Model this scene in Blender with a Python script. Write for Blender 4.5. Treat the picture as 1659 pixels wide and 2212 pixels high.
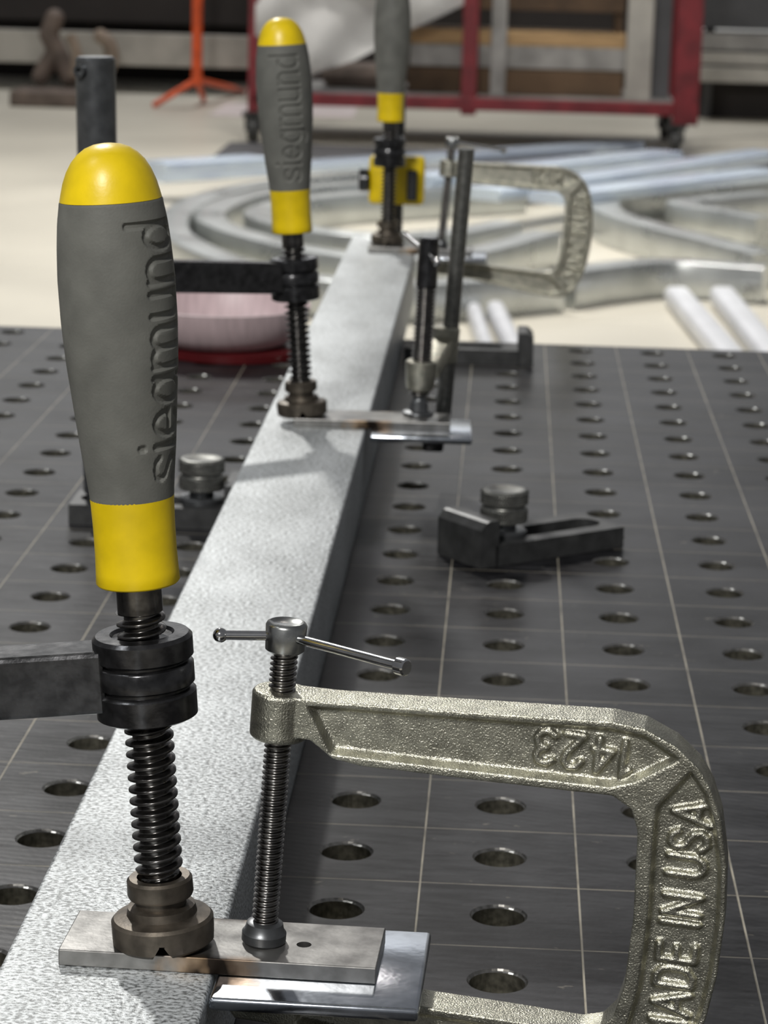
import bpy, bmesh, math, random
import numpy as np
from mathutils import Vector, Matrix, Euler
random.seed(7)
PI = math.pi
for o in list(bpy.data.objects): bpy.data.objects.remove(o)
S = bpy.context.scene; COL = S.collection

# ---------------------------------------------------------------- camera
CAM = Vector((-0.0055, -0.7001, 0.3016)); EUL = Euler((1.34062, -0.02570, 0.04990), 'XYZ')
FPX = 5619.0
cd = bpy.data.cameras.new('camera'); cam = bpy.data.objects.new('camera', cd); COL.objects.link(cam)
cam.location = CAM; cam.rotation_euler = EUL
cd.sensor_fit = 'VERTICAL'; cd.sensor_height = 24.0; cd.sensor_width = 18.0
cd.lens = FPX / 2212 * 24.0
cd.clip_start = 0.02; cd.clip_end = 100
cd.dof.use_dof = True; cd.dof.focus_distance = 0.665; cd.dof.aperture_fstop = cd.lens / 2.3 * 1.0
S.camera = cam
CM = EUL.to_matrix()
def at(x, y, ax, v):
    """point where the line of sight through a pixel meets the plane axis = v"""
    d = CM @ Vector(((x - 829.5) / FPX, -(y - 1106) / FPX, -1.0))
    return CAM + d * ((v - CAM[ax]) / d[ax])

# ---------------------------------------------------------------- world, lamps, exposure
W = bpy.data.worlds.new('world'); S.world = W; W.use_nodes = True
bg = W.node_tree.nodes['Background']; bg.inputs[0].default_value = (0.93, 0.95, 1.0, 1); bg.inputs[1].default_value = 0.15
S.view_settings.view_transform = 'Standard'; S.view_settings.look = 'None'
S.view_settings.exposure = 0.0; S.view_settings.gamma = 1.0; S.view_settings.use_curve_mapping = False
def lamp(name, loc, target, size, power, col=(1, 1, 1), shape='DISK', sy=None):
    l = bpy.data.lights.new(name, 'AREA'); l.shape = shape; l.size = size
    if sy: l.size_y = sy
    l.energy = power; l.color = col
    o = bpy.data.objects.new(name, l); COL.objects.link(o); o.location = loc
    o.rotation_euler = (Vector(target) - Vector(loc)).to_track_quat('-Z', 'Y').to_euler()
    return o
lamp('high_bay_lamp', (-3.1, 10.4, 8.0), (-0.1, 0.3, 0), 0.6, 700, (1.0, 0.98, 0.94))
lamp('high_bay_lamp', (0.0, 8.2, 5.6), (0.0, 8.3, -0.85), 1.0, 108, (1.0, 0.97, 0.92)).data.spread = math.radians(95)
lamp('high_bay_lamp', (-1.3, -4.6, 3.9), (0, 0, 0.1), 0.7, 300, (1.0, 0.98, 0.95))
lamp('high_bay_lamp', (-4.0, -1.0, 6.5), (0, 0, 0), 1.0, 60, (0.95, 0.98, 1.0))
lamp('high_bay_lamp', (0.0, 13.0, 7.0), (0.0, 12.5, -0.85), 1.0, 30, (1.0, 0.90, 0.84))

lamp('wall_fill_light', (-1.0, 16.0, 9.5), (-1.0, 19.0, 5.0), 1.2, 520, (0.95, 0.97, 1.0)).data.spread = math.radians(110)  # added fill on the unseen upper wall, brightens reflections in table and metal

# ---------------------------------------------------------------- materials
def nd(nt, t, **k):
    n = nt.nodes.new(t)
    for a, b in k.items(): setattr(n, a, b)
    return n
def mat(name, col, rough=0.5, metal=0.0, var=0.12, scale=200, bump=0.0, bscale=None, col2=None, rvar=0.0, spec=0.5, coord='Object', stretch=None, detail=4, thresh=None):
    m = bpy.data.materials.new(name); m.use_nodes = True; nt = m.node_tree; L = nt.links.new
    b = nt.nodes['Principled BSDF']
    tc = nd(nt, 'ShaderNodeTexCoord'); mp = nd(nt, 'ShaderNodeMapping'); L(tc.outputs[coord], mp.inputs[0])
    if stretch: mp.inputs['Scale'].default_value = stretch
    nz = nd(nt, 'ShaderNodeTexNoise'); nz.inputs['Scale'].default_value = scale; nz.inputs['Detail'].default_value = detail
    L(mp.outputs[0], nz.inputs['Vector'])
    rp = nd(nt, 'ShaderNodeValToRGB'); a, c = thresh or (0.35, 0.65)
    rp.color_ramp.elements[0].position = a; rp.color_ramp.elements[1].position = c
    c0 = tuple(x * (1 - var) for x in col); c1 = col2 or tuple(min(1, x * (1 + var)) for x in col)
    rp.color_ramp.elements[0].color = (*c0, 1); rp.color_ramp.elements[1].color = (*c1, 1)
    L(nz.outputs[0], rp.inputs[0]); L(rp.outputs[0], b.inputs['Base Color'])
    b.inputs['Roughness'].default_value = rough; b.inputs['Metallic'].default_value = metal
    b.inputs['Specular IOR Level'].default_value = spec
    if rvar:
        mr = nd(nt, 'ShaderNodeMapRange'); mr.inputs['To Min'].default_value = rough - rvar; mr.inputs['To Max'].default_value = rough + rvar
        L(nz.outputs[0], mr.inputs[0]); L(mr.outputs[0], b.inputs['Roughness'])
    if bump:
        n2 = nd(nt, 'ShaderNodeTexNoise'); n2.inputs['Scale'].default_value = bscale or scale; n2.inputs['Detail'].default_value = 3
        L(mp.outputs[0], n2.inputs['Vector'])
        bp = nd(nt, 'ShaderNodeBump'); bp.inputs['Strength'].default_value = 1.0; bp.inputs['Distance'].default_value = bump
        L(n2.outputs[0], bp.inputs['Height']); L(bp.outputs[0], b.inputs['Normal'])
    return m
M = {}
M['black_steel'] = mat('black_oxide_steel', (0.060, 0.060, 0.062), 0.24, 0.85, 0.35, 260, 0.00004, 900, rvar=0.08)
M['dark_screw'] = mat('oiled_dark_screw_steel', (0.11, 0.105, 0.10), 0.22, 0.95, 0.4, 300)
M['screw'] = mat('bare_screw_steel', (0.22, 0.21, 0.20), 0.24, 1.0, 0.3, 300)
M['pad'] = mat('browned_pad_steel', (0.115, 0.098, 0.078), 0.42, 0.75, 0.35, 160, 0.00005, 700, rvar=0.08)
M['post'] = mat('dark_grey_post_steel', (0.13, 0.135, 0.14), 0.36, 0.8, 0.2, 150)
M['rubber'] = mat('grey_rubber_grip', (0.135, 0.136, 0.122), 0.6, 0.0, 0.14, 90, 0.00006, 1500, spec=0.35)
M['yellow'] = mat('yellow_plastic', (0.78, 0.56, 0.004), 0.36, 0.0, 0.13, 70, 0.00003, 900)
M['chrome'] = mat('bright_plated_steel', (0.62, 0.62, 0.62), 0.14, 1.0, 0.1, 300)
M['nickel'] = mat('nickel_plated_head', (0.40, 0.41, 0.40), 0.26, 1.0, 0.2, 300, rvar=0.06)
M['cast'] = mat('cast_plated_iron', (0.44, 0.43, 0.355), 0.30, 0.95, 0.2, 220, 0.00026, 2100, rvar=0.05)
M['block'] = mat('blackened_block_steel', (0.065, 0.066, 0.066), 0.45, 0.6, 0.25, 120, 0.00004, 800)
def flatbar_mat():
    m = mat('mill_finish_flat_bar', (0.24, 0.235, 0.225), 0.34, 0.85, 0.3, 110, 0.00004, 500, rvar=0.1); nt = m.node_tree; L = nt.links.new
    b = nt.nodes['Principled BSDF']; src = b.inputs['Base Color'].links[0].from_socket
    tc = nd(nt, 'ShaderNodeTexCoord'); sp = nd(nt, 'ShaderNodeSeparateXYZ'); L(tc.outputs['Object'], sp.inputs[0])
    nz = nd(nt, 'ShaderNodeTexNoise'); nz.inputs['Scale'].default_value = 180; L(tc.outputs['Object'], nz.inputs[0])
    a = nd(nt, 'ShaderNodeMath', operation='MULTIPLY_ADD'); L(nz.outputs[0], a.inputs[0]); a.inputs[1].default_value = 0.012; L(sp.outputs[0], a.inputs[2])
    y = nd(nt, 'ShaderNodeMath', operation='ABSOLUTE'); L(sp.outputs[1], y.inputs[0])
    rp = nd(nt, 'ShaderNodeValToRGB'); mr = nd(nt, 'ShaderNodeMapRange'); mr.inputs['From Min'].default_value = -0.010; mr.inputs['From Max'].default_value = 0.020; L(a.outputs[0], mr.inputs[0]); L(mr.outputs[0], rp.inputs[0])
    e = rp.color_ramp.elements; e[0].position = 0.0; e[0].color = (0, 0, 0, 0); e[1].position = 1.0; e[1].color = (0, 0, 0, 0)
    for p, c in ((0.18, (0.45, 0.27, 0.12, 0.35)), (0.42, (0.02, 0.014, 0.01, 1)), (0.62, (0.02, 0.014, 0.01, 1)), (0.82, (0.28, 0.16, 0.07, 0.5))):
        q = e.new(p); q.color = c
    edge = nd(nt, 'ShaderNodeMapRange'); edge.inputs['From Min'].default_value = 0.0100; edge.inputs['From Max'].default_value = 0.0132; L(y.outputs[0], edge.inputs[0])
    f = nd(nt, 'ShaderNodeMath', operation='MULTIPLY'); L(rp.outputs[1], f.inputs[0]); L(edge.outputs[0], f.inputs[1])
    mx = nd(nt, 'ShaderNodeMix', data_type='RGBA'); L(f.outputs[0], mx.inputs[0]); L(src, mx.inputs[6]); L(rp.outputs[0], mx.inputs[7]); L(mx.outputs[2], b.inputs['Base Color'])
    return m
M['flatbar'] = flatbar_mat()
M['plate'] = mat('bright_zinc_plate', (0.62, 0.66, 0.72), 0.17, 1.0, 0.15, 120, 0.0001, 130, rvar=0.06)
M['knurl'] = mat('knurled_grey_steel', (0.20, 0.20, 0.185), 0.38, 0.9, 0.2, 300)
M['floor_prof'] = mat('mill_aluminium_profile', (0.58, 0.60, 0.59), 0.30, 0.8, 0.12, 6, rvar=0.1)
M['film'] = mat('blue_filmed_aluminium', (0.70, 0.80, 0.98), 0.25, 0.4, 0.1, 4)
M['white_tube'] = mat('white_tube', (0.66, 0.67, 0.70), 0.35, 0.1, 0.06, 8)
M['red_paint'] = mat('worn_red_paint', (0.17, 0.014, 0.02), 0.5, 0.1, 0.25, 14)
M['orange'] = mat('orange_paint', (0.72, 0.10, 0.022), 0.45, 0.0, 0.2, 14)
M['grey_sheet'] = mat('grey_sheet_steel', (0.30, 0.29, 0.275), 0.5, 0.3, 0.2, 9)
M['pale_beam'] = mat('pale_grey_beam', (0.42, 0.40, 0.36), 0.5, 0.2, 0.15, 5)
M['dark_panel'] = mat('dark_brown_panel', (0.026, 0.021, 0.019), 0.7, 0.0, 0.2, 3)
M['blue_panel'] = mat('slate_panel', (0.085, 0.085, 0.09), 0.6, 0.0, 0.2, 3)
M['wood'] = mat('pallet_wood', (0.42, 0.27, 0.13), 0.7, 0.0, 0.25, 6, stretch=(1, 6, 6))
M['dark_wood'] = mat('dark_stained_wood', (0.10, 0.06, 0.032), 0.75, 0.0, 0.3, 6)
M['bag'] = mat('pale_plastic_sheet', (0.50, 0.49, 0.475), 0.5, 0.0, 0.08, 5, 0.008, 4)
M['brown'] = mat('rusty_brown_steel', (0.15, 0.115, 0.095), 0.7, 0.1, 0.3, 8)
M['tan'] = mat('tan_strap', (0.27, 0.21, 0.16), 0.7, 0.0, 0.2, 8)
M['caster'] = mat('dark_caster_rubber', (0.035, 0.035, 0.033), 0.6, 0.0, 0.2, 20)
M['pink'] = mat('pale_pink_card', (0.56, 0.44, 0.45), 0.45, 0.0, 0.1, 40, stretch=(8, 1, 1))
M['dark_red'] = mat('dark_red_plastic', (0.085, 0.006, 0.008), 0.4, 0.0, 0.15, 40)
M['floor_paper'] = mat('pinkish_paper', (0.66, 0.58, 0.56), 0.6, 0.0, 0.08, 5)
M['floor'] = mat('polished_concrete', (0.585, 0.55, 0.465), 0.42, 0.0, 0.07, 1.3, rvar=0.06)
M['wall'] = mat('painted_wall', (0.62, 0.62, 0.62), 0.8, 0.0, 0.06, 1.0)

def beam_mat():
    m = bpy.data.materials.new('galvanised_tube'); m.use_nodes = True; nt = m.node_tree; L = nt.links.new
    b = nt.nodes['Principled BSDF']; tc = nd(nt, 'ShaderNodeTexCoord')
    def noise(sc, det, st, r=0.55):
        mp = nd(nt, 'ShaderNodeMapping'); mp.inputs['Scale'].default_value = st; L(tc.outputs['Object'], mp.inputs[0])
        n = nd(nt, 'ShaderNodeTexNoise'); n.inputs['Scale'].default_value = sc; n.inputs['Detail'].default_value = det; n.inputs['Roughness'].default_value = r
        L(mp.outputs[0], n.inputs['Vector']); return n.outputs[0]
    g = noise(1150, 3, (0.55, 0.8, 1), 0.6); big = noise(26, 4, (1, 0.5, 1), 0.6)
    ad = nd(nt, 'ShaderNodeMath', operation='MULTIPLY_ADD'); L(big, ad.inputs[0]); ad.inputs[1].default_value = 0.25; L(g, ad.inputs[2])
    rp = nd(nt, 'ShaderNodeValToRGB'); e = rp.color_ramp.elements
    e[0].position = 0.51; e[0].color = (0.16, 0.17, 0.17, 1); e[1].position = 0.70; e[1].color = (0.70, 0.73, 0.74, 1)
    L(ad.outputs[0], rp.inputs[0]); L(rp.outputs[0], b.inputs['Base Color'])
    mr = nd(nt, 'ShaderNodeMapRange'); mr.inputs['From Min'].default_value = 0.35; mr.inputs['From Max'].default_value = 0.65; mr.inputs['To Min'].default_value = 0.38; mr.inputs['To Max'].default_value = 0.55
    L(g, mr.inputs[0]); L(mr.outputs[0], b.inputs['Roughness']); b.inputs['Metallic'].default_value = 0.3
    bp = nd(nt, 'ShaderNodeBump'); bp.inputs['Distance'].default_value = 0.00035; L(g, bp.inputs['Height']); L(bp.outputs[0], b.inputs['Normal'])
    return m
M['galv'] = beam_mat()

def table_mat():
    m = bpy.data.materials.new('scribed_dark_steel'); m.use_nodes = True; nt = m.node_tree; L = nt.links.new
    b = nt.nodes['Principled BSDF']; tc = nd(nt, 'ShaderNodeTexCoord')
    def mth(op, a, v=None, v2=None):
        n = nd(nt, 'ShaderNodeMath', operation=op)
        for i, x in enumerate((a, v, v2)):
            if x is None: continue
            if isinstance(x, (int, float)): n.inputs[i].default_value = x
            else: L(x, n.inputs[i])
        return n.outputs[0]
    sep = nd(nt, 'ShaderNodeSeparateXYZ'); L(tc.outputs['Object'], sep.inputs[0])
    def line(out, w):
        f = mth('FRACT', mth('MULTIPLY', out, 20.0))
        d = mth('ABSOLUTE', mth('SUBTRACT', f, 0.5))
        mr = nd(nt, 'ShaderNodeMapRange'); mr.inputs['From Min'].default_value = w; mr.inputs['From Max'].default_value = w * 0.55
        L(d, mr.inputs[0]); return mr.outputs[0]
    lx = line(sep.outputs[0], 0.0080); ly = line(sep.outputs[1], 0.0070)
    def noise(scale, detail=4, st=None, rough=0.5):
        n = nd(nt, 'ShaderNodeTexNoise'); n.inputs['Scale'].default_value = scale; n.inputs['Detail'].default_value = detail
        n.inputs['Roughness'].default_value = rough
        if st:
            mp = nd(nt, 'ShaderNodeMapping'); mp.inputs['Scale'].default_value = st; L(tc.outputs['Object'], mp.inputs[0]); L(mp.outputs[0], n.inputs['Vector'])
        else: L(tc.outputs['Object'], n.inputs['Vector'])
        return n.outputs[0]
    n1 = noise(9, 6, None, 0.65); n2 = noise(45, 5, (1, 6, 1), 0.7); n3 = noise(500, 2)
    n4 = noise(3.2, 3, (0.25, 9, 1), 0.6)
    mix = mth('ADD', mth('ADD', mth('MULTIPLY', n1, 0.42), mth('MULTIPLY', n2, 0.33)), mth('MULTIPLY', n4, 0.25))
    rp = nd(nt, 'ShaderNodeValToRGB'); rp.color_ramp.elements[0].position = 0.43; rp.color_ramp.elements[1].position = 0.60
    rp.color_ramp.elements[0].color = (0.003, 0.003, 0.004, 1); rp.color_ramp.elements[1].color = (0.050, 0.050, 0.053, 1)
    L(mix, rp.inputs[0])
    ln = noise(60, 3); lnr = nd(nt, 'ShaderNodeMapRange'); lnr.inputs['From Min'].default_value = 0.3; lnr.inputs['From Max'].default_value = 0.6; lnr.inputs['To Min'].default_value = 0.45
    L(ln, lnr.inputs[0])
    lines = mth('MULTIPLY', mth('MAXIMUM', lx, mth('MULTIPLY', ly, 0.85)), lnr.outputs[0])
    # small pale scuffs
    sc = noise(75, 3, (1, 1.6, 1), 0.75); scr = nd(nt, 'ShaderNodeMapRange'); scr.inputs['From Min'].default_value = 0.665; scr.inputs['From Max'].default_value = 0.76; scr.inputs['To Max'].default_value = 0.5
    L(sc, scr.inputs[0])
    fac = mth('MAXIMUM', lines, scr.outputs[0])
    mc = nd(nt, 'ShaderNodeMix', data_type='RGBA'); L(fac, mc.inputs[0]); L(rp.outputs[0], mc.inputs[6]); mc.inputs[7].default_value = (0.40, 0.365, 0.29, 1)
    L(mc.outputs[2], b.inputs['Base Color'])
    met = mth('SUBTRACT', 0.18, mth('MULTIPLY', fac, 0.16)); L(met, b.inputs['Metallic'])
    rr = nd(nt, 'ShaderNodeMapRange'); rr.inputs['To Min'].default_value = 0.24; rr.inputs['To Max'].default_value = 0.42; L(n2, rr.inputs[0]); L(rr.outputs[0], b.inputs['Roughness'])
    b.inputs['Specular IOR Level'].default_value = 0.16
    # machining arcs
    wv = nd(nt, 'ShaderNodeTexWave', wave_type='RINGS', rings_direction='Z'); wv.inputs['Scale'].default_value = 85; wv.inputs['Distortion'].default_value = 0.6
    mp = nd(nt, 'ShaderNodeMapping'); mp.inputs['Location'].default_value = (0.25, 0.6, 0); L(tc.outputs['Object'], mp.inputs[0]); L(mp.outputs[0], wv.inputs['Vector'])
    h = mth('ADD', mth('MULTIPLY', wv.outputs['Fac'], 0.35), mth('MULTIPLY', n3, 1.0))
    h = mth('SUBTRACT', h, mth('MULTIPLY', mth('MAXIMUM', lx, ly), 2.0))
    bp = nd(nt, 'ShaderNodeBump'); bp.inputs['Distance'].default_value = 0.00004; L(h, bp.inputs['Height']); L(bp.outputs[0], b.inputs['Normal'])
    return m
M['table'] = table_mat()
M['hole'] = mat('dirty_hole_bore', (0.11, 0.105, 0.085), 0.42, 0.7, 0.4, 400, 0.0001, 900)

M['rim'] = mat('worn_bright_hole_edge', (0.30, 0.29, 0.27), 0.24, 0.95, 0.3, 500)

# ---------------------------------------------------------------- helpers
def link(o, parent=None):
    COL.objects.link(o)
    if parent is not None: o.parent = parent
    return o
def obj(name, bm, m, parent=None, smooth=True, angle=35):
    me = bpy.data.meshes.new(name)
    if isinstance(bm, bmesh.types.BMesh):
        bmesh.ops.recalc_face_normals(bm, faces=bm.faces); bm.to_mesh(me); bm.free()
    else: me = bm
    ms = m if isinstance(m, (list, tuple)) else [m]
    for x in ms: me.materials.append(x)
    if smooth:
        me.polygons.foreach_set('use_smooth', [True] * len(me.polygons))
        me.set_sharp_from_angle(angle=math.radians(angle))
    return link(bpy.data.objects.new(name, me), parent)
def tag(o, label=None, cat=None, group=None, kind=None):
    if label: o['label'] = label
    if cat: o['category'] = cat
    if group: o['group'] = group
    if kind: o['kind'] = kind
    return o
def thing(name, label, cat, loc=(0, 0, 0), rot=(0, 0, 0), group=None):
    o = bpy.data.objects.new(name, None); o.empty_display_size = 0.02; COL.objects.link(o)
    o.location = loc; o.rotation_euler = rot
    return tag(o, label, cat, group)
def nb(): return bmesh.new()
def box(bm, c, s, bev=0.0, rot=None, seg=2):
    r = bmesh.ops.create_cube(bm, size=1.0); vs = r['verts']
    for v in vs: v.co = Vector((v.co.x * s[0], v.co.y * s[1], v.co.z * s[2]))
    if bev:
        es = list({e for v in vs for e in v.link_edges})
        rb = bmesh.ops.bevel(bm, geom=es, offset=bev, segments=seg, affect='EDGES', profile=0.5)
        vs = list({v for f in rb['faces'] for v in f.verts} | {v for v in vs if v.is_valid})
    for v in vs:
        p = v.co.copy()
        if rot is not None: p = rot @ p
        v.co = p + Vector(c)
    return vs
def lathe(bm, prof, seg=48, T=None, fn=None, cap0=True, cap1=True):
    """prof: list of (z, r) in metres, around +Z"""
    rings = []
    for z, r in prof:
        ring = []
        for k in range(seg):
            a = 2 * PI * k / seg; zz, rr = (fn(z, r, a) if fn else (z, r))
            p = Vector((rr * math.cos(a), rr * math.sin(a), zz))
            ring.append(bm.verts.new(T @ p if T else p))
        rings.append(ring)
    for a, b in zip(rings[:-1], rings[1:]):
        for k in range(seg): bm.faces.new((a[k], a[(k + 1) % seg], b[(k + 1) % seg], b[k]))
    if cap0: bm.faces.new(rings[0][::-1])
    if cap1: bm.faces.new(rings[-1])
def mm(prof): return [(a / 1000, b / 1000) for a, b in prof]
def thread(bm, z0, z1, R, r, pitch, seg=40, per=10, taper0=0.0, taper1=0.0, T=None, round_=True):
    n = max(2, int((z1 - z0) / pitch * per))
    def fn(z, rr, a):
        ph = ((z - z0) / pitch - a / (2 * PI)) % 1.0
        t = abs(ph * 2 - 1)
        t = min(1, max(0, (t - 0.36) / 0.46)); t = t * t * (3 - 2 * t)
        rad = r + (R - r) * t
        if taper0 and z < z0 + taper0: rad = min(rad, r * 0.82 + (R - r * 0.82) * (z - z0) / taper0)
        if taper1 and z > z1 - taper1: rad = min(rad, r + (R - r) * (z1 - z) / taper1)
        return z, rad
    lathe(bm, [(z0 + (z1 - z0) * i / n, r) for i in range(n + 1)], seg, T, fn)
def align(a, b):
    a, b = Vector(a), Vector(b); d = b - a
    return Matrix.Translation(a) @ d.to_track_quat('Z', 'Y').to_matrix().to_4x4(), d.length
def cyl(bm, a, b, r, r2=None, seg=24, ch=0.0):
    T, l = align(a, b); r2 = r if r2 is None else r2
    pr = [(0, r - ch), (ch, r), (l - ch, r2), (l, r2 - ch)] if ch else [(0, r), (l, r2)]
    lathe(bm, pr, seg, T)
def ball(bm, c, r, seg=20):
    pr = [(-r * math.cos(PI * i / 12), max(r * math.sin(PI * i / 12), r * 0.02)) for i in range(13)]
    lathe(bm, pr, seg, Matrix.Translation(Vector(c)))
def prism(bm, pts, y0, y1, T=None):
    """pts: outline in the x-z plane, extruded along y"""
    a = [bm.verts.new((x, y0, z)) for x, z in pts]; b = [bm.verts.new((x, y1, z)) for x, z in pts]
    n = len(pts)
    bm.faces.new(a); bm.faces.new(b[::-1])
    for i in range(n): bm.faces.new((a[i], b[i], b[(i + 1) % n], a[(i + 1) % n]))
    if T:
        for v in a + b: v.co = T @ v.co
def grow(pts, d):
    n = len(pts); A = sum(pts[i][0] * pts[(i + 1) % n][1] - pts[(i + 1) % n][0] * pts[i][1] for i in range(n)); sg = 1 if A > 0 else -1
    out = []
    for i in range(n):
        p0, p1, p2 = Vector(pts[i - 1]), Vector(pts[i]), Vector(pts[(i + 1) % n])
        a = (p1 - p0).normalized(); b = (p2 - p1).normalized()
        na = Vector((a.y, -a.x)) * sg; nb_ = Vector((b.y, -b.x)) * sg; m = (na + nb_).normalized(); k = d / max(0.5, m.dot(na))
        out.append((p1.x + m.x * k, p1.y + m.y * k))
    return out
def prism2(bm, p0, p1, y0, y1):
    a = [bm.verts.new((x, y0, z)) for x, z in p0]; b = [bm.verts.new((x, y1, z)) for x, z in p1]; n = len(a)
    bm.faces.new(a); bm.faces.new(b[::-1])
    for i in range(n): bm.faces.new((a[i], b[i], b[(i + 1) % n], a[(i + 1) % n]))
def sweep(bm, path, sec, closed=False):
    """path: 3D points (in a horizontal plane), sec: (x,z) section around it"""
    n = len(path); rings = []
    for i, p in enumerate(path):
        p = Vector(p); q0 = Vector(path[max(i - 1, 0)]); q1 = Vector(path[min(i + 1, n - 1)])
        t = (q1 - q0); t.z = 0; t.normalize(); s = Vector((t.y, -t.x, 0))
        rings.append([bm.verts.new(p + s * a + Vector((0, 0, b))) for a, b in sec])
    m = len(sec)
    for a, b in zip(rings[:-1], rings[1:]):
        for k in range(m): bm.faces.new((a[k], a[(k + 1) % m], b[(k + 1) % m], b[k]))
    bm.faces.new(rings[0][::-1]); bm.faces.new(rings[-1])
def smoothpath(pts, n=8):
    out = []; P = [Vector(p) for p in pts]; P = [2 * P[0] - P[1]] + P + [2 * P[-1] - P[-2]]
    for i in range(1, len(P) - 2):
        for k in range(n):
            t = k / n; a, b, c, d = P[i - 1], P[i], P[i + 1], P[i + 2]
            out.append(0.5 * ((2 * b) + (c - a) * t + (2 * a - 5 * b + 4 * c - d) * t * t + (3 * b - a - 3 * c + d) * t ** 3))
    out.append(P[-2]); return out

FZ = -0.85   # workshop floor; the table top is z = 0

# ---------------------------------------------------------------- the setting
bm = nb(); box(bm, (0, 9, FZ - 0.05), (34, 32, 0.1)); tag(obj('floor', bm, M['floor'], smooth=False), kind='structure')
bm = nb(); box(bm, (0, 19, 2.15), (34, 0.2, 6.1)); tag(obj('wall_back', bm, M['wall'], smooth=False), kind='structure')

# ---------------------------------------------------------------- welding table
G = 0.05
tb = thing('welding_table', 'dark steel welding table with a scribed grid and rows of round holes', 'table', (0, 0.35, FZ))
def tabletop():
    c0, c1, r0, r1 = -15, 11, -8, 22; TH = 0.015; seg = 32; R1 = 0.0089; R0 = 0.0081; CH = 0.0009
    verts = []; faces = []; mi = []
    cor = {}
    def V(p): verts.append(p); return len(verts) - 1
    def corner(i, j, z):
        k = (i, j, z)
        if k not in cor: cor[k] = V(((i - 0.5) * G, (j - 0.5) * G, z))
        return cor[k]
    for c in range(c0, c1 + 1):
        for r in range(r0, r1 + 1):
            cx, cy = c * G, r * G
            rings = []
            for z, rad in ((0, R1), (-CH * 0.6, R1 - CH * 0.45), (-CH, R0), (-TH, R0)):
                rings.append([V((cx + rad * math.cos(2 * PI * k / seg), cy + rad * math.sin(2 * PI * k / seg), z)) for k in range(seg)])
            for a, b in zip(rings[:-1], rings[1:]):
                for k in range(seg): faces.append((a[k], b[k], b[(k + 1) % seg], a[(k + 1) % seg])); mi.append(2 if b is not rings[3] else 1)
            # top: corners at 45, 135, 225, 315 degrees
            for z, ring, flip in ((0, rings[0], False), (-TH, rings[-1], True)):
                cs = [corner(c + 1, r + 1, z), corner(c, r + 1, z), corner(c, r, z), corner(c + 1, r, z)]
                q = seg // 4; h = seg // 8
                for s in range(4):
                    st = h + s * q
                    idx = [ring[(st + k) % seg] for k in range(q + 1)]
                    f = [cs[s], cs[(s + 1) % 4]] + idx[::-1]
                    faces.append(tuple(f if not flip else f[::-1])); mi.append(0)
    x0, x1, y0, y1 = (c0 - .5) * G, (c1 + .5) * G, (r0 - .5) * G, (r1 + .5) * G
    def side(p, q):
        n = len(verts); verts.extend([(p[0], p[1], 0), (q[0], q[1], 0), (q[0], q[1], -TH), (p[0], p[1], -TH)]); faces.append((n, n + 1, n + 2, n + 3)[::-1]); mi.append(0)
    side((x0, y0), (x1, y0)); side((x1, y0), (x1, y1)); side((x1, y1), (x0, y1)); side((x0, y1), (x0, y0))
    me = bpy.data.meshes.new('tabletop'); me.from_pydata(verts, [], faces); me.update()
    o = obj('tabletop', me, [M['table'], M['hole'], M['rim']], None, smooth=False)
    me.polygons.foreach_set('material_index', mi)
    o.parent = tb; o.location = (0, -0.35, -FZ)
    return x0, x1, y0, y1
X0, X1, Y0, Y1 = tabletop()
bm = nb()
for xx in (X0 + 0.03, X1 - 0.03): box(bm, (xx, (Y0 + Y1) / 2 - 0.35, -FZ - 0.09), (0.012, Y1 - Y0 - 0.06, 0.148))
for yy in (Y0 + 0.03, Y1 - 0.03): box(bm, ((X0 + X1) / 2, yy - 0.35, -FZ - 0.09), (X1 - X0 - 0.06, 0.012, 0.148))
obj('side_frame', bm, M['block'], tb, smooth=False)
for xx in (X0 + 0.1, X1 - 0.1):
    for yy in (Y0 + 0.1, Y1 - 0.1):
        bm = nb(); box(bm, (xx, yy - 0.35, (-FZ - 0.08) / 2), (0.09, 0.09, -FZ - 0.08), 0.004); cyl(bm, (xx, yy - 0.35, 0), (xx, yy - 0.35, 0.02), 0.06)
        obj('leg', bm, M['block'], tb, smooth=False)

# ---------------------------------------------------------------- long galvanised tube
def rrect(w, h, r, n=4):
    pts = []
    for cx, cz, a0 in ((w / 2 - r, h / 2 - r, 0), (-w / 2 + r, h / 2 - r, 90), (-w / 2 + r, -h / 2 + r, 180), (w / 2 - r, -h / 2 + r, 270)):
        for k in range(n + 1):
            a = math.radians(a0 + 90 * k / n); pts.append((cx + r * math.cos(a), cz + r * math.sin(a)))
    return pts
BH = 0.040
def tube():
    bm = nb(); o = rrect(0.0535, BH - 0.0002, 0.0013); i = rrect(0.0475, BH - 0.0062, 0.0008)
    def ring(pts, y, sk): return [bm.verts.new((x, y + sk * x, z + BH / 2 + 0.0001)) for x, z in pts]
    ya, yb = -0.42, 1.345; sk = -1.6
    ys = [ya] + [ya + (yb - ya) * k / 20 for k in range(1, 20)] + [yb]
    ro = [ring(o, y, sk if y == yb else 0) for y in ys]; ri = [ring(i, y, sk if y == yb else 0) for y in ys]
    n = len(o)
    for R, fl in ((ro, 0), (ri, 1)):
        for a, b in zip(R[:-1], R[1:]):
            for k in range(n):
                f = (a[k], a[(k + 1) % n], b[(k + 1) % n], b[k]); bm.faces.new(f[::-1] if fl else f)
    for a, b in ((ro[0], ri[0]), (ro[-1], ri[-1])):
        for k in range(n): bm.faces.new((a[k], a[(k + 1) % n], b[(k + 1) % n], b[k]))
    return bm
t = obj('steel_tube', tube(), M['galv'], None, angle=50)
t.location = (-0.0987, 0, 0); t.rotation_euler = (0, 0, 0.0020)
tag(t, 'long pale galvanised rectangular steel tube lying across the holed table', 'metal tube')

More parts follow.
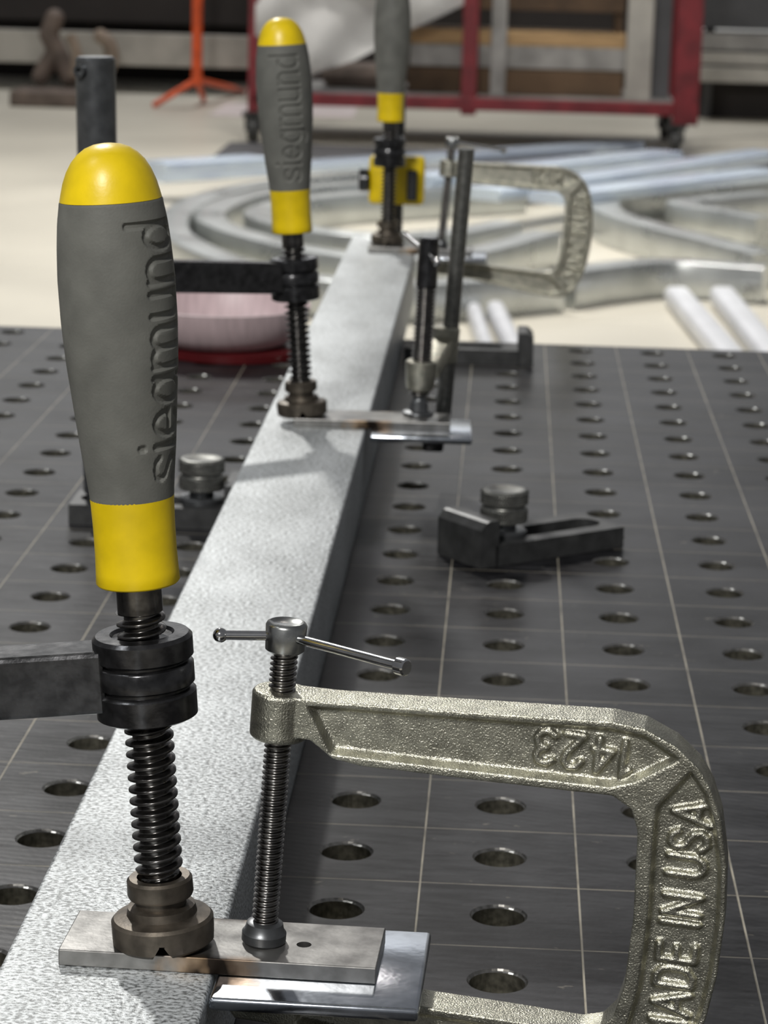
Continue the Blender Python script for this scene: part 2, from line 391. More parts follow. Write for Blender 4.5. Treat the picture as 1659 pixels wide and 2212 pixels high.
# ---------------------------------------------------------------- flat bars and bright plates at the three clamping stations
def station(y, rz, lab1, lab2, rz2=0.0):
    bm = nb(); box(bm, (0, 0, 0), (0.0800, 0.0265, 0.0043), 0.0003)
    me = bpy.data.meshes.new('t'); bm.to_mesh(me); bm.free(); o1 = link(bpy.data.objects.new('t', me))
    c = nb(); lathe(c, mm([(-5, 1.9), (5, 1.9)]), 28, Matrix.Translation((0.0205, -0.001, 0))); bmesh.ops.recalc_face_normals(c, faces=c.faces)
    mc = bpy.data.meshes.new('t'); c.to_mesh(mc); c.free(); o2 = link(bpy.data.objects.new('t', mc))
    md = o1.modifiers.new('b', 'BOOLEAN'); md.operation = 'DIFFERENCE'; md.object = o2; md.solver = 'EXACT'
    bpy.context.view_layer.update(); bm = bpy.data.meshes.new_from_object(o1.evaluated_get(bpy.context.evaluated_depsgraph_get()))
    bpy.data.objects.remove(o1); bpy.data.objects.remove(o2)
    o = obj('flat_bar', bm, M['flatbar'], None, smooth=False); o.location = (-0.0703, y, BH + 0.00225); o.rotation_euler = (0, 0, rz)
    tag(o, lab1, 'metal bar', 'flat bars across the tube')
    bm = nb(); box(bm, (0, 0, 0), (0.0515, 0.0500, 0.0034), 0.0010, seg=3)
    p = obj('steel_plate', bm, M['plate'], None, angle=60); p.location = (-0.0447, y - 0.003, BH - 0.00172); p.rotation_euler = (0, 0, rz2)
    tag(p, lab2, 'metal plate', 'bright plates beside the tube')
station(-0.0838, -0.040, 'nearest grey flat bar under the screw pads, with heat tint and a small hole', 'nearest bright zinc plate, held against the tube under the flat bar', -0.03)
station(0.6120, 0.03, 'grey flat bar across the tube at the second yellow handled clamp', 'bright plate beside the tube, under the dark T handled bar clamp', 0.02)
station(1.2950, 0.0, 'farthest grey flat bar on the end of the tube', 'farthest bright plate, at the end of the tube under the upright C clamp', 0.0)

# ---------------------------------------------------------------- yellow and grey handled screw clamps
def letters():
    X = 10.2; H = 15.0
    def arc(cx, cy, rx, ry, a0, a1, n=10): return [(cx + rx * math.cos(math.radians(a0 + (a1 - a0) * k / n)), cy + ry * math.sin(math.radians(a0 + (a1 - a0) * k / n))) for k in range(n + 1)]
    L = [('s', 6.4, [[(5.8, X - 1.6), (4.8, X - .3), (3.1, X), (1.3, X - .5), (.6, X - 2.2), (1.4, X - 4.0), (5.0, X - 6.2), (5.9, 2.4), (4.8, .5), (3.1, 0), (1.3, .4), (.4, 1.9)]]),
         ('i', 1.6, [[(.8, 0), (.8, X)], [(.8, H - 1.2), (.8, H - .2)]]),
         ('e', 6.6, [[(.5, X / 2), (6.1, X / 2)], arc(3.3, X / 2, 2.8, X / 2, 0, 320, 18)]),
         ('g', 6.6, [[(6.1, X), (6.1, -2.0)], arc(3.3, X / 2, 2.8, X / 2, 0, 360, 20), [(6.1, -2.0), (5, -3.4), (3.2, -3.8), (1, -3.2)]]),
         ('m', 10.6, [[(.7, 0), (.7, X)], arc(3.0, X - 2.5, 2.3, 2.5, 180, 0), [(5.3, X - 2.5), (5.3, 0)], arc(7.6, X - 2.5, 2.3, 2.5, 180, 0), [(9.9, X - 2.5), (9.9, 0)]]),
         ('u', 6.6, [[(.7, X), (.7, 2.8)], arc(3.3, 2.8, 2.6, 2.8, 180, 360), [(5.9, 0), (5.9, X)]]),
         ('n', 6.6, [[(.7, 0), (.7, X)], arc(3.3, X - 2.8, 2.6, 2.8, 180, 0), [(5.9, X - 2.8), (5.9, 0)]]),
         ('d', 6.6, [[(6.0, 0), (6.0, H)], arc(3.2, X / 2, 2.8, X / 2, 0, 360, 20)])]
    segs = []; x = 0
    for _, w, st in L:
        for pl in st:
            for a, b in zip(pl[:-1], pl[1:]): segs.append((a[0] + x, a[1], b[0] + x, b[1]))
        x += w + 1.5
    return np.array(segs), x - 1.5
SEG, TW = letters()
GP = [(21.8, 10.25), (24, 10.42), (28, 10.85), (34.5, 11.6), (45, 12.55), (55, 13.45), (65, 13.95), (75.5, 14.0), (83, 13.6), (89, 13.05), (94, 12.2)]
def grip_mesh(theta_base):
    """grey grip, lowercase brand lettering pressed 0.6 mm into it, reading upwards"""
    zs = np.arange(21.8, 94.01, 0.36); rr = np.interp(zs, [a for a, _ in GP], [b for _, b in GP])
    k = np.ones(9) / 9; rr = np.convolve(np.pad(rr, 4, mode='edge'), k, 'valid')
    rr[0] = 10.25; rr[-1] = 12.2
    a0 = theta_base - math.radians(72); a1 = theta_base + math.radians(18)
    ang = np.concatenate([np.linspace(a0, a1, 76), np.linspace(a1, a0 + 2 * PI, 46)[1:-1]])
    Z, A = np.meshgrid(zs, ang, indexing='ij'); R_ = np.repeat(rr[:, None], len(ang), 1)
    tx = Z - 26.5; ty = (theta_base - A) * 13.6
    d = np.full(Z.shape, 1e9)
    for x1, y1, x2, y2 in SEG * np.array([62.5 / TW, 1, 62.5 / TW, 1]):
        vx, vy = x2 - x1, y2 - y1; l = vx * vx + vy * vy + 1e-9
        t_ = np.clip(((tx - x1) * vx + (ty - y1) * vy) / l, 0, 1)
        d = np.minimum(d, np.hypot(tx - x1 - t_ * vx, ty - y1 - t_ * vy))
    msk = np.clip((1.05 - d) / 0.55, 0, 1); R_ = R_ - 0.75 * msk
    V = np.stack([R_ * np.cos(A), R_ * np.sin(A), Z], -1).reshape(-1, 3) / 1000
    n, m = Z.shape; F = []
    for i in range(n - 1):
        for j in range(m): F.append((i * m + j, i * m + (j + 1) % m, (i + 1) * m + (j + 1) % m, (i + 1) * m + j))
    F.append(tuple(range(m))[::-1]); F.append(tuple((n - 1) * m + j for j in range(m)))
    me = bpy.data.meshes.new('grip'); me.from_pydata(V.tolist(), [], F); me.update(); return me
GRIP = grip_mesh(0.0)
def screw_clamp(label, base, lean, yaw_text, post_xy=None, post_top=0.225, rise=0.0):
    root = thing('screw_clamp', label, 'clamp', base, (0, 0, 0), 'grey and yellow handled screw clamps')
    LR = Euler((0, lean, 0)).to_matrix(); Q = LR.to_4x4()
    def part(name, bm, m, parent=root, **k):
        o = obj(name, bm, m, parent, **k)
        if parent is root: o.matrix_local = Q
        return o
    bm = nb()
    def notch(z, r, a):
        if z < 0.0035:
            for c in (-PI / 2 + 0.10, PI / 2 + 0.1, 0.1, PI + .1):
                d = abs((a - c + PI) % (2 * PI) - PI)
                if d < 0.2: z = max(z, 0.0042 * (1 - d / 0.2))
        return z, r
    lathe(bm, mm([(0, 4), (0, 11.9), (0.9, 12.85), (3.5, 12.9), (6.4, 12.9), (7.2, 12.2), (7.9, 8.9), (9.9, 8.5), (10.3, 6.4), (12.3, 6.4), (12.5, 8.0), (13.3, 8.35), (16.9, 8.25), (17.6, 7.6), (17.6, 5.7), (14.5, 5.2)]), 120, None, notch)
    part('pad', bm, M['pad'], angle=28)
    bm = nb(); thread(bm, 0.0148, 0.0865, 0.0061, 0.0042, 0.00305, 44, 14, taper0=0.0055)
    part('spindle', bm, M['dark_screw'], angle=60)
    bm = nb(); lathe(bm, mm([(86.2, 5.0), (86.6, 5.6), (95, 5.6)]), 40); part('spindle_shank', bm, M['dark_screw'])
    # collar with three rings and the arm
    bm = nb(); lathe(bm, mm([(59.5, 6.6), (59.5, 11.2), (60.2, 12.5), (66.2, 12.5), (66.9, 11.9), (67.1, 11.0), (67.8, 11.0), (68.0, 11.8), (68.5, 12.3), (73.1, 12.3), (73.7, 11.8), (73.9, 10.9), (74.5, 10.9), (74.7, 11.8), (75.3, 12.4), (80.0, 12.4), (80.9, 11.5), (81.0, 8.0), (80.2, 7.4), (80.0, 6.2)]), 64)
    part('collar', bm, M['black_steel'], angle=40)
    if post_xy:
        d = Vector((post_xy[0] - base[0], post_xy[1] - base[1], 0)); top = LR @ Vector((0, 0, 0.0705))
        pz = Vector((d.x, d.y, 0)) - Vector((top.x, top.y, 0)); L = pz.length; ang = math.atan2(pz.y, pz.x)
        bm = nb(); R_ = Euler((0, 0, ang)).to_matrix()
        vs = box(bm, (0, 0, 0), (L - 0.0095, 0.0135, 0.0158), 0.0012)
        for v in vs:
            v.co.x += L / 2 + 0.00475; v.co.z += 0.0705 + rise * v.co.x / L
        bmesh.ops.transform(bm, matrix=R_.to_4x4(), verts=bm.verts)
        part('arm', bm, M['black_steel'], smooth=False)
        bm = nb(); px_, py_ = post_xy[0] - base[0], post_xy[1] - base[1]
        tl = lean * 0.3
        zt = post_top - base[2]; z0 = -base[2] - 0.014
        cyl(bm, (px_, py_, -base[2] + 0.0128), (px_ + math.sin(tl) * zt, py_, zt), 0.0096, ch=0.0012, seg=40)
        cyl(bm, (px_, py_, z0), (px_, py_, -base[2] + 0.0135), 0.0078, seg=32)
        cyl(bm, (px_, py_, 0.045), (px_ + 0.0003, py_, 0.075), 0.0150, ch=0.001, seg=40)
        po = obj('post', bm, M['post'], root)
        bm = nb(); a = Vector((px_ - 0.0045 + math.sin(tl) * zt, py_ - 0.0065, zt - 0.0065)); dr = Vector((-0.45, -0.85, 0)).normalized()
        T, l = align(a, a + dr * 0.0042)
        lathe(bm, [(0, 0.0031), (l, 0.0031), (l, 0.0016), (l - 0.002, 0.0016)], 20, T, cap0=True, cap1=True)
        obj('set_screw', bm, M['post'], po)
    # handle
    h = nb(); lathe(h, mm([(0, 8.6), (0.15, 9.9), (0.7, 10.3), (3.5, 10.15), (8, 10.0), (15, 10.0), (20, 10.15), (22.1, 10.27), (22.1, 9.5)]), 64)
    T0 = Matrix.Translation((0, 0, 0.0937)) @ Matrix.Rotation(0, 4, 'Z')
    hd = obj('handle', h, M['yellow'], root, angle=50); hd.matrix_local = Q @ T0
    g = bpy.data.objects.new('grip', GRIP); link(g, hd); g.rotation_euler = (0, 0, yaw_text)
    g['label'] = 'grey rubber grip with lettering pressed in'
    c = nb(); lathe(c, mm([(93.9, 12.15), (95.5, 11.8), (98.0, 11.15), (100.7, 10.1), (103.0, 8.75), (104.7, 7.2), (106.0, 5.4), (106.8, 3.3), (107.1, 1.3), (107.12, 0.1)]), 64)
    obj('end_cap', c, M['yellow'], hd, angle=60)['label'] = 'domed yellow end cap'
    return root
GRIP.materials.append(M['rubber']); GRIP.polygons.foreach_set('use_smooth', [True] * len(GRIP.polygons)); GRIP.set_sharp_from_angle(angle=math.radians(30))
PT = BH + 0.0045
screw_clamp('nearest screw clamp, its large grey and yellow handle standing at the left', (-0.0852, -0.0875, PT), math.radians(-4.25), math.radians(-90 + 86), (-0.20, -0.10))
screw_clamp('middle screw clamp with scuffed yellow collar, standing on the second flat bar', (-0.1063, 0.6095, PT), math.radians(-4.2), math.radians(-90 + 38), (-0.20, 0.55), 0.2265, 0.0135)
c3 = screw_clamp('farthest screw clamp, handle cut by the top of the photo, yellow bracket behind', (-0.0966, 1.3080, PT), math.radians(-0.15), math.radians(90))
# the far clamp's bracket, arm and jaw
bm = nb(); box(bm, (0, 0.030, 0.0705), (0.016, 0.05, 0.016), 0.001); obj('arm', bm, M['black_steel'], c3, smooth=False)
bm = nb(); box(bm, (0.0035, 0.062, 0.043), (0.044, 0.020, 0.038), 0.004, seg=3); bk = obj('slide_bracket', bm, M['yellow'], c3); bk['label'] = 'yellow slide bracket'
bm = nb(); cyl(bm, (-0.0185, 0.052, 0.043), (-0.026, 0.052, 0.043), 0.009, ch=0.001); obj('knob', bm, M['black_steel'], bk)
bm = nb(); box(bm, (0.016, 0.051, 0.040), (0.008, 0.004, 0.024), 0.001); obj('lever', bm, M['black_steel'], bk, smooth=False)
bm = nb(); cyl(bm, (0, 0.085, -0.080), (0, 0.085, 0.11), 0.008); box(bm, (0, 0.055, -0.0645), (0.02, 0.075, 0.018), 0.002); cyl(bm, (0, 0.03, -0.055), (0, 0.03, -0.0455), 0.009)
obj('post', bm, M['black_steel'], c3)
bm = nb(); box(bm, (0, 0.074, 0.043), (0.012, 0.02, 0.02)); obj('post_collar', bm, M['black_steel'], c3, smooth=False)

# ---------------------------------------------------------------- C clamps
def cast_frame():
    outer = [(-3, 74.5), (12, 74.6), (30, 75.6), (60, 77.6), (82, 79.0), (90, 78.2), (98, 74.8), (104, 70.0), (107.5, 65.0), (110.5, 58), (113.2, 46), (114.3, 32), (114.0, 18), (112.5, 6), (109.5, -5), (105.5, -13), (101.5, -17.2), (96, -19.8), (88, -20.2), (70, -18.8), (30, -14.2), (8, -12.2), (-5, -12), (-7, -9.5), (-7.2, -0.6), (-6.5, 0), (6.5, 0), (8.2, -0.8), (10, -1.2), (60, -1.6), (82, -2.0), (87, -0.5), (90, 3.5), (91.8, 12), (92.2, 30), (91.0, 52), (89.0, 57.5), (84, 60.3), (60, 59.8), (22, 59.3), (15, 60.2), (9, 64.2), (-3, 64.2)]
    arm = [(15, 62.6), (83, 63.6), (88.5, 65.6), (97.0, 71.4), (90, 75.2), (82, 76.0), (60, 74.6), (9.5, 71.8)]
    spine = [(95.6, 54.8), (96.6, 30), (96.2, 12), (94.4, 1.6), (91.5, -4.0), (101.0, -12.8), (103.8, -10.2), (107.6, -3.2), (110.4, 7), (111.8, 18), (112.1, 32), (111.1, 45), (108.6, 56), (105.8, 63.2), (102.2, 67.6), (95.8, 58.6)]
    low = [(12, -4.6), (60, -5.0), (82, -5.6), (88.0, -8.0), (95.5, -15.0), (88, -16.8), (70, -15.6), (30, -11.4), (12, -9.8)]
    def tmp(bm):
        me = bpy.data.meshes.new('t'); bmesh.ops.recalc_face_normals(bm, faces=bm.faces); bm.to_mesh(me); bm.free()
        o = bpy.data.objects.new('t', me); COL.objects.link(o); return o
    sc = lambda P: [(x / 1000, z / 1000) for x, z in P]
    HT = 0.0056; WT = 0.0030
    bm = nb(); prism(bm, sc(outer), -HT, HT); A = tmp(bm); junk = [A]
    for P in (arm, spine, low):
        for sg in (-1, 1):
            bm = nb(); prism2(bm, sc(grow(P, 4.9 - 3.2 if P is not spine else 1.2)), sc(P), sg * 0.0062, sg * WT); c = tmp(bm); junk.append(c)
            md = A.modifiers.new('b', 'BOOLEAN'); md.operation = 'DIFFERENCE'; md.object = c; md.solver = 'EXACT'
    bm = nb(); lathe(bm, mm([(62.2, 6.6), (63, 7.3), (73.8, 7.3), (74.6, 6.7)]), 40); b1 = tmp(bm)
    bm = nb(); lathe(bm, mm([(-10.5, 4), (-9, 6.3), (-0.8, 6.8), (0, 6.2)]), 40); b2 = tmp(bm)
    parts = [b1, b2]
    GL = {'M': (5.6, [[(0, 0), (0, 9), (2.8, 3.5), (5.6, 9), (5.6, 0)]]), 'A': (5.4, [[(0, 0), (2.7, 9), (5.4, 0)], [(1.0, 3.0), (4.4, 3.0)]]),
          'D': (4.6, [[(0, 0), (0, 9), (2.4, 9), (4.2, 7.6), (4.6, 4.5), (4.2, 1.4), (2.4, 0), (0, 0)]]), 'E': (3.8, [[(3.8, 0), (0, 0), (0, 9), (3.8, 9)], [(0, 4.5), (3.2, 4.5)]]),
          'I': (0.6, [[(0.3, 0), (0.3, 9)]]), 'N': (4.6, [[(0, 0), (0, 9), (4.6, 0), (4.6, 9)]]), 'U': (4.6, [[(0, 9), (0, 2.2), (1.0, .4), (2.3, 0), (3.6, .4), (4.6, 2.2), (4.6, 9)]]),
          'S': (4.4, [[(4.2, 7.4), (3.3, 8.8), (1.4, 9), (.2, 7.6), (.6, 5.6), (3.8, 3.6), (4.3, 1.7), (3.2, .2), (1.2, 0), (0, 1.5)]]),
          '1': (2.0, [[(0.2, 7.4), (1.8, 9), (1.8, 0)]]), '4': (4.6, [[(3.4, 0), (3.4, 9), (0, 3.0), (4.6, 3.0)]]), '2': (4.4, [[(.2, 7.2), (1.2, 8.8), (3.1, 9), (4.3, 7.4), (3.9, 5.4), (0, 0), (4.4, 0)]]),
          '3': (4.2, [[(.2, 8.0), (1.6, 9), (3.4, 8.6), (4.1, 7.0), (3.4, 5.3), (1.9, 4.8), (3.6, 4.2), (4.3, 2.3), (3.4, .5), (1.6, 0), (0, 1.1)]]), ' ': (1.4, [])}
    def text(word, gap, org, ang, hs):
        """cast-in ridges; writing plane is the recess facing -y"""
        tot = sum(GL[c][0] for c in word) + gap * (len(word) - 1); x = -tot / 2; bm = nb(); ca, sa = math.cos(ang), math.sin(ang)
        for c in word:
            w, st = GL[c]
            for pl in st:
                P = []
                for a, b in pl:
                    X_, Y_ = x + a, (b - 4.5) * hs
                    P.append(Vector(((org[0] + X_ * ca - Y_ * sa) / 1000, -WT - 0.00045, (org[1] + X_ * sa + Y_ * ca) / 1000)))
                for p, q in zip(P[:-1], P[1:]): cyl(bm, p, q, 0.00088, seg=10)
                for p in P: ball(bm, p, 0.00088, 10)
            x += w + gap
        return tmp(bm)
    t1 = text('1423', 2.6, (76.0, 69.6), PI - math.radians(1.5), 0.93)
    t2 = text('MADE IN USA', 2.1, (103.6, 29.2), PI / 2, 0.98)
    parts += [t1, t2]
    bpy.context.view_layer.update()
    dg = bpy.context.evaluated_depsgraph_get()
    bm = nb()
    for o in [A] + parts:
        me = bpy.data.meshes.new_from_object(o.evaluated_get(dg)); me.transform(o.matrix_world); bm.from_mesh(me); bpy.data.meshes.remove(me)
    J = tmp(bm); junk += parts + [J]
    r = J.modifiers.new('r', 'REMESH'); r.mode = 'VOXEL'; r.voxel_size = 0.00036; r.adaptivity = 0
    s = J.modifiers.new('s', 'SMOOTH'); s.iterations = 2; s.factor = 0.5
    dec = J.modifiers.new('d', 'DECIMATE'); dec.ratio = 0.45
    bpy.context.view_layer.update(); dg = bpy.context.evaluated_depsgraph_get()
    me = bpy.data.meshes.new_from_object(J.evaluated_get(dg)); me.name = 'frame'
    for o in junk: bpy.data.objects.remove(o)
    return me
FRAME = cast_frame(); FRAME.materials.append(M['cast']); FRAME.polygons.foreach_set('use_smooth', [True] * len(FRAME.polygons))
def c_clamp(label, loc, yaw, tilt, bar_pts, foot_w=7.6):
    root = thing('c_clamp', label, 'clamp', loc, (0, 0, 0), 'cast C clamps')
    Q = Euler((0, tilt, yaw)).to_matrix().to_4x4(); Qi = Q.inverted()
    root.rotation_euler = (0, tilt, yaw)
    f = bpy.data.objects.new('frame', FRAME); link(f, root)
    f['label'] = 'cast frame with raised lettering'
    bm = nb(); thread(bm, 0.0122, 0.0850, 0.0034, 0.00262, 0.00142, 32, 12)
    obj('screw', bm, M['screw'], root, angle=60)
    bm = nb(); lathe(bm, mm([(foot_w, 5.2), (foot_w + .5, 5.65), (foot_w + 2.6, 5.65), (foot_w + 3.4, 5.0), (foot_w + 5.1, 4.6), (foot_w + 5.7, 3.4)]), 40)
    obj('swivel_foot', bm, M['post'], root)
    bm = nb(); lathe(bm, mm([(84.3, 4.0), (85.0, 4.9), (91.2, 5.15), (91.8, 4.8), (92.1, 4.2), (91.6, 3.2), (91.5, 0.3)]), 40)
    hd = obj('screw_head', bm, M['nickel'], root)
    MW = Matrix.Translation(Vector(loc)) @ Q; MI = MW.inverted()
    P = [MI @ Vector(p) for p in bar_pts]; mid = Vector((0, 0, 0.0884))
    bm = nb(); cyl(bm, P[0], mid, 0.00120); cyl(bm, mid, P[1], 0.00120); ball(bm, mid, 0.0012)
    T, l = align(P[0] + (P[0] - mid).normalized() * 0.0010, mid); ball(bm, P[0], 0.00185)
    dd = (P[1] - mid).normalized(); cyl(bm, P[1] - dd * 0.0016, P[1] + dd * 0.0016, 0.0021, ch=0.0004)
    obj('sliding_bar', bm, M['chrome'], root)
    return root
zt = 0.1255
c_clamp('large cast C clamp in the foreground gripping the flat bar and bright plate', (-0.0606, -0.0848, 0.0370), math.radians(-7), math.radians(3.1), (at(476, 1372, 2, zt - 0.0002), at(868, 1440, 2, zt + 0.0005)))
zt = 0.1262
c_clamp('small looking cast C clamp standing up beyond the far end of the table', (-0.0556, 1.2950, 0.0370), math.radians(-1), math.radians(4.6), (at(976, 303, 1, 1.31), at(1088, 325, 1, 1.27)))

# ---------------------------------------------------------------- bar clamp with T handle
rb = Vector((-0.0352, 0.6600, 0)); 
fc = thing('bar_clamp', 'dark bar clamp with tall round rod and T handled screw, right of the tube', 'clamp', (-0.0352, 0.66, 0.001))
o0 = fc.location
def L3(x, y, z): return Vector((x, y, z)) - Vector(o0)
rod_b, rod_t = L3(-0.0358, 0.66, 0.024), L3(-0.0272, 0.66, 0.1782)
bm = nb(); cyl(bm, rod_b, rod_t, 0.0042, ch=0.0006, seg=32); obj('rod', bm, M['knurl'], fc)
sb, st_ = L3(-0.0472, 0.621, PT), L3(-0.0440, 0.621, 0.1362)
T, l = align(sb, st_)
bm = nb(); lathe(bm, mm([(0, 7.6), (0.6, 8.2), (1.2, 8.0), (2.0, 5.2), (6.5, 4.6), (7.4, 3.6), (8.6, 3.2), (12.5, 3.3)]), 40, T); obj('swivel_pad', bm, M['post'], fc)
bm = nb(); thread(bm, 0.010, 0.0665, 0.0055, 0.0042, 0.0021, 32, 12, T=T); obj('screw', bm, M['screw'], fc, angle=60)
bm = nb(); lathe(bm, [(0.066, 0.0046), (0.0668, 0.0055), (l - 0.0012, 0.0051), (l, 0.0038)], 36, T); obj('screw_head', bm, M['black_steel'], fc)
bm = nb(); lathe(bm, mm([(12.6, 6.0), (13.5, 6.9), (18, 7.6), (25, 8.1), (27.4, 8.1), (28.2, 7.2), (28.2, 5)]), 40, T)
a = Vector((sb.x + 0.005, sb.y + 0.004, sb.z + 0.0235)); b = Vector((-0.0002, 0.0, sb.z + 0.031))
Tm, ll = align(a, b)
vs = box(bm, (0, 0, ll / 2), (0.011, 0.010, ll + 0.004), 0.0015)
for v in vs: v.co = Tm @ v.co
cyl(bm, (b.x - 0.0008, b.y, b.z - 0.010), (b.x + 0.0006, b.y, b.z + 0.009), 0.0074, ch=0.0008)
obj('sliding_arm', bm, M['cast'], fc)
bm = nb(); p0 = Vector(at(874, 507, 1, 0.655)) - o0; p1 = Vector(at(944, 566, 1, 0.607)) - o0
cyl(bm, p0, p1, 0.0014); ball(bm, p0, 0.0021); ball(bm, p1, 0.0024); obj('tommy_bar', bm, M['chrome'], fc)
bm = nb(); vs = box(bm, (-0.004, -0.014, 0.0265), (0.011, 0.040, 0.008), 0.0015); cyl(bm, (-0.0085, -0.028, 0.028), (-0.0085, -0.028, 0.0355), 0.0045)
obj('lower_jaw', bm, M['black_steel'], fc)

# ---------------------------------------------------------------- slotted stop blocks
def stop_block(label, loc, rz, knob_x=None, mirror=False):
    """length along +x, tall end at x=0; 86 x 33 mm"""
    root = thing('stop_block', label, 'stop block', loc, (0, 0, rz), 'slotted stop blocks on the table')
    w = 0.034; L = 0.087; h = 0.0105; H = 0.0225; sl = 0.0165
    bm = nb()
    # slotted low part: outline with slot, extruded in z
    n = 10
    out = [(0.009, -w / 2), (L, -w / 2), (L, w / 2), (0.009, w / 2)]
    s0, s1, r = 0.020, L - 0.0035, sl / 2
    slot = [(s1 - r + r * math.sin(PI * k / n), -r * math.cos(PI * k / n)) for k in range(n + 1)] + [(s0 + r - r * math.sin(PI * k / n), r * math.cos(PI * k / n)) for k in range(n + 1)]
    def lay(z): return [bm.verts.new((x, y, z)) for x, y in out], [bm.verts.new((x, y, z)) for x, y in slot]
    (ot, st), (ob, sb_) = lay(h), lay(0.0003)
    m2 = len(slot) // 2
    for o_, s_, fl in ((ot, st, 0), (ob, sb_, 1)):
        f1 = [o_[0], o_[1], o_[2]] + [o_[3]]
        A_ = [o_[0], o_[1]] + [s_[m2 // 2]] + s_[:m2 // 2][::-1] + s_[::-1][:m2 - m2 // 2 - 0]
        lower = [o_[0], o_[1], s_[5]] + s_[0:5][::-1] + s_[m2 + 5:][::-1] 
        upper = [o_[2], o_[3], s_[m2 + 5]] + s_[6:m2 + 5][::-1] + [s_[5]]
        left = [o_[3], o_[0], s_[m2 + 5]]; right = [o_[1], o_[2], s_[5]]
        for f in (lower, upper, left, right):
            try: bm.faces.new(f)
            except Exception: pass
    for k in range(4): bm.faces.new((ot[k], ot[(k + 1) % 4], ob[(k + 1) % 4], ob[k]))
    for k in range(len(slot)): bm.faces.new((st[k], st[(k + 1) % len(slot)], sb_[(k + 1) % len(slot)], sb_[k]))
    prism(bm, [(0, 0.0003), (0, H - 0.004), (0.003, H - 0.0006), (0.005, H), (0.0105, H), (0.0105, 0.0003)], -w / 2, w / 2)
    bo = obj('body', bm, M['block'], root, smooth=False)
    if knob_x is not None:
        bm = nb(); lathe(bm, mm([(10.6, 8.5), (10.6, 11), (12.6, 11.2), (13.4, 10.2), (13.6, 6.0), (17.5, 6.0)]), 40); wa = obj('washer', bm, M['post'], root); wa.location = (knob_x, 0, 0)
        bm = nb()
        def kn(z, r, a):
            if r > 0.0104: r += 0.00022 * math.cos(a * 56 + z * 2600) + 0.00022 * math.cos(a * 56 - z * 2600)
            return z, r
        pr = [(16.8, 6.5), (17.2, 10.3)] + [(17.4 + i * 0.25, 11.1) for i in range(25)] + [(23.9, 10.3), (24.3, 9.9), (25.2, 9.9), (25.6, 10.3)] + [(25.8 + i * 0.25, 11.1) for i in range(25)] + [(32.4, 10.4), (32.6, 9.2), (31.8, 6.5), (31.6, 0.5)]
        lathe(bm, mm(pr), 168, None, kn); k_ = obj('knob', bm, M['knurl'], root, angle=50); k_.location = (knob_x, 0, 0)
        k_['label'] = 'double knurled knob'
        bm = nb(); lathe(bm, mm([(0.8, 7.4), (11, 7.4)]), 32); pn = obj('pin', bm, M['post'], root); pn.location = (knob_x, 0, 0)
    return root
A_ = Vector((-0.0215, 0.4885)); B_ = Vector((0.0495, 0.5405)); dr = (B_ - A_).normalized()
b1 = stop_block('slotted dark stop block with knurled knob, lying alone right of the tube', (-0.0220, 0.4883, 0), math.radians(38), 0.0262)
stop_block('slotted stop block with knurled knob behind the nearest handle, left of the tube', (-0.1275, 0.5500, 0), PI, 0.0235)
stop_block('stop block with its upright end at the far edge of the table', (0.0160, 1.046, 0), PI + 0.01, None)

# ---------------------------------------------------------------- pink disc and red box at the back left of the table
bm = nb(); lathe(bm, mm([(6.6, 2), (6.6, 40), (8.5, 46), (15, 53), (24, 58), (31, 60.5), (33.4, 61.2), (33.6, 59.8), (30, 58.8), (15, 51), (9, 44), (8.2, 2)]), 72)
d = obj('bowl', bm, M['pink'], None); d.location = (-0.1965, 1.046, 0.0004)
tag(d, 'pale pink round bowl at the back left of the table behind the middle clamp arm', 'bowl')
bm = nb(); lathe(bm, mm([(0, 50), (0.6, 53.5), (5.6, 54.5), (6.3, 52), (6.3, 2)]), 72)
d = obj('saucer', bm, M['dark_red'], None); d.location = (-0.188, 1.0485, 0.0002)
tag(d, 'dark red round saucer under the pale pink bowl', 'saucer')

# ---------------------------------------------------------------- aluminium profiles on the floor
PH = 0.11
SEC = [(x, z + PH / 2 + 0.001) for x, z in rrect(0.105, PH, 0.005, 2)]
def prof(px_pts, label, m='floor_prof', z=FZ, name='bent_profile', sec=None, top=True, n=8, group='bent profiles on the floor'):
    h = z + (PH if top else 0.0)
    P = [at(x, y, 2, h) for x, y in px_pts]
    for p in P: p.z = z
    bm = nb(); sweep(bm, smoothpath(P, n) if len(P) > 2 else P, sec or SEC)
    o = obj(name, bm, M[m], None, angle=50); tag(o, label, 'metal profile', group); return o
prof([(1196, 588), (1080, 598), (980, 606), (820, 608), (640, 592), (500, 560), (405, 520), (372, 487), (392, 450), (470, 415), (620, 388), (900, 362), (1200, 352), (1420, 340)], 'largest bent aluminium profile, its outer bend nearest the left handle')
prof([(1180, 500), (1000, 545), (830, 555), (660, 535), (520, 500), (455, 470), (480, 440), (580, 412), (760, 395), (980, 385), (1230, 372)], 'bent aluminium profile nested inside the largest one', z=FZ)
prof([(1100, 478), (960, 500), (800, 505), (650, 490), (560, 462), (600, 438), (720, 420), (900, 408), (1120, 396)], 'innermost of the nested bent aluminium profiles', z=FZ)
prof([(1659, 548), (1520, 512), (1400, 482), (1312, 450), (1330, 420), (1450, 402), (1659, 386)], 'bent aluminium profile curving round at the right, its bend beyond the C clamp')
prof([(1655, 575), (1440, 562), (1310, 572), (1215, 585)], 'gently curved profile in front, passing behind the C clamp spine', z=FZ)
prof([(1659, 470), (1560, 452), (1470, 436), (1560, 424), (1659, 415)], 'short bend of profile at the right edge, inside the larger right bend')
FS = [(x, z + 0.02) for x, z in rrect(0.16, 0.04, 0.005, 2)]
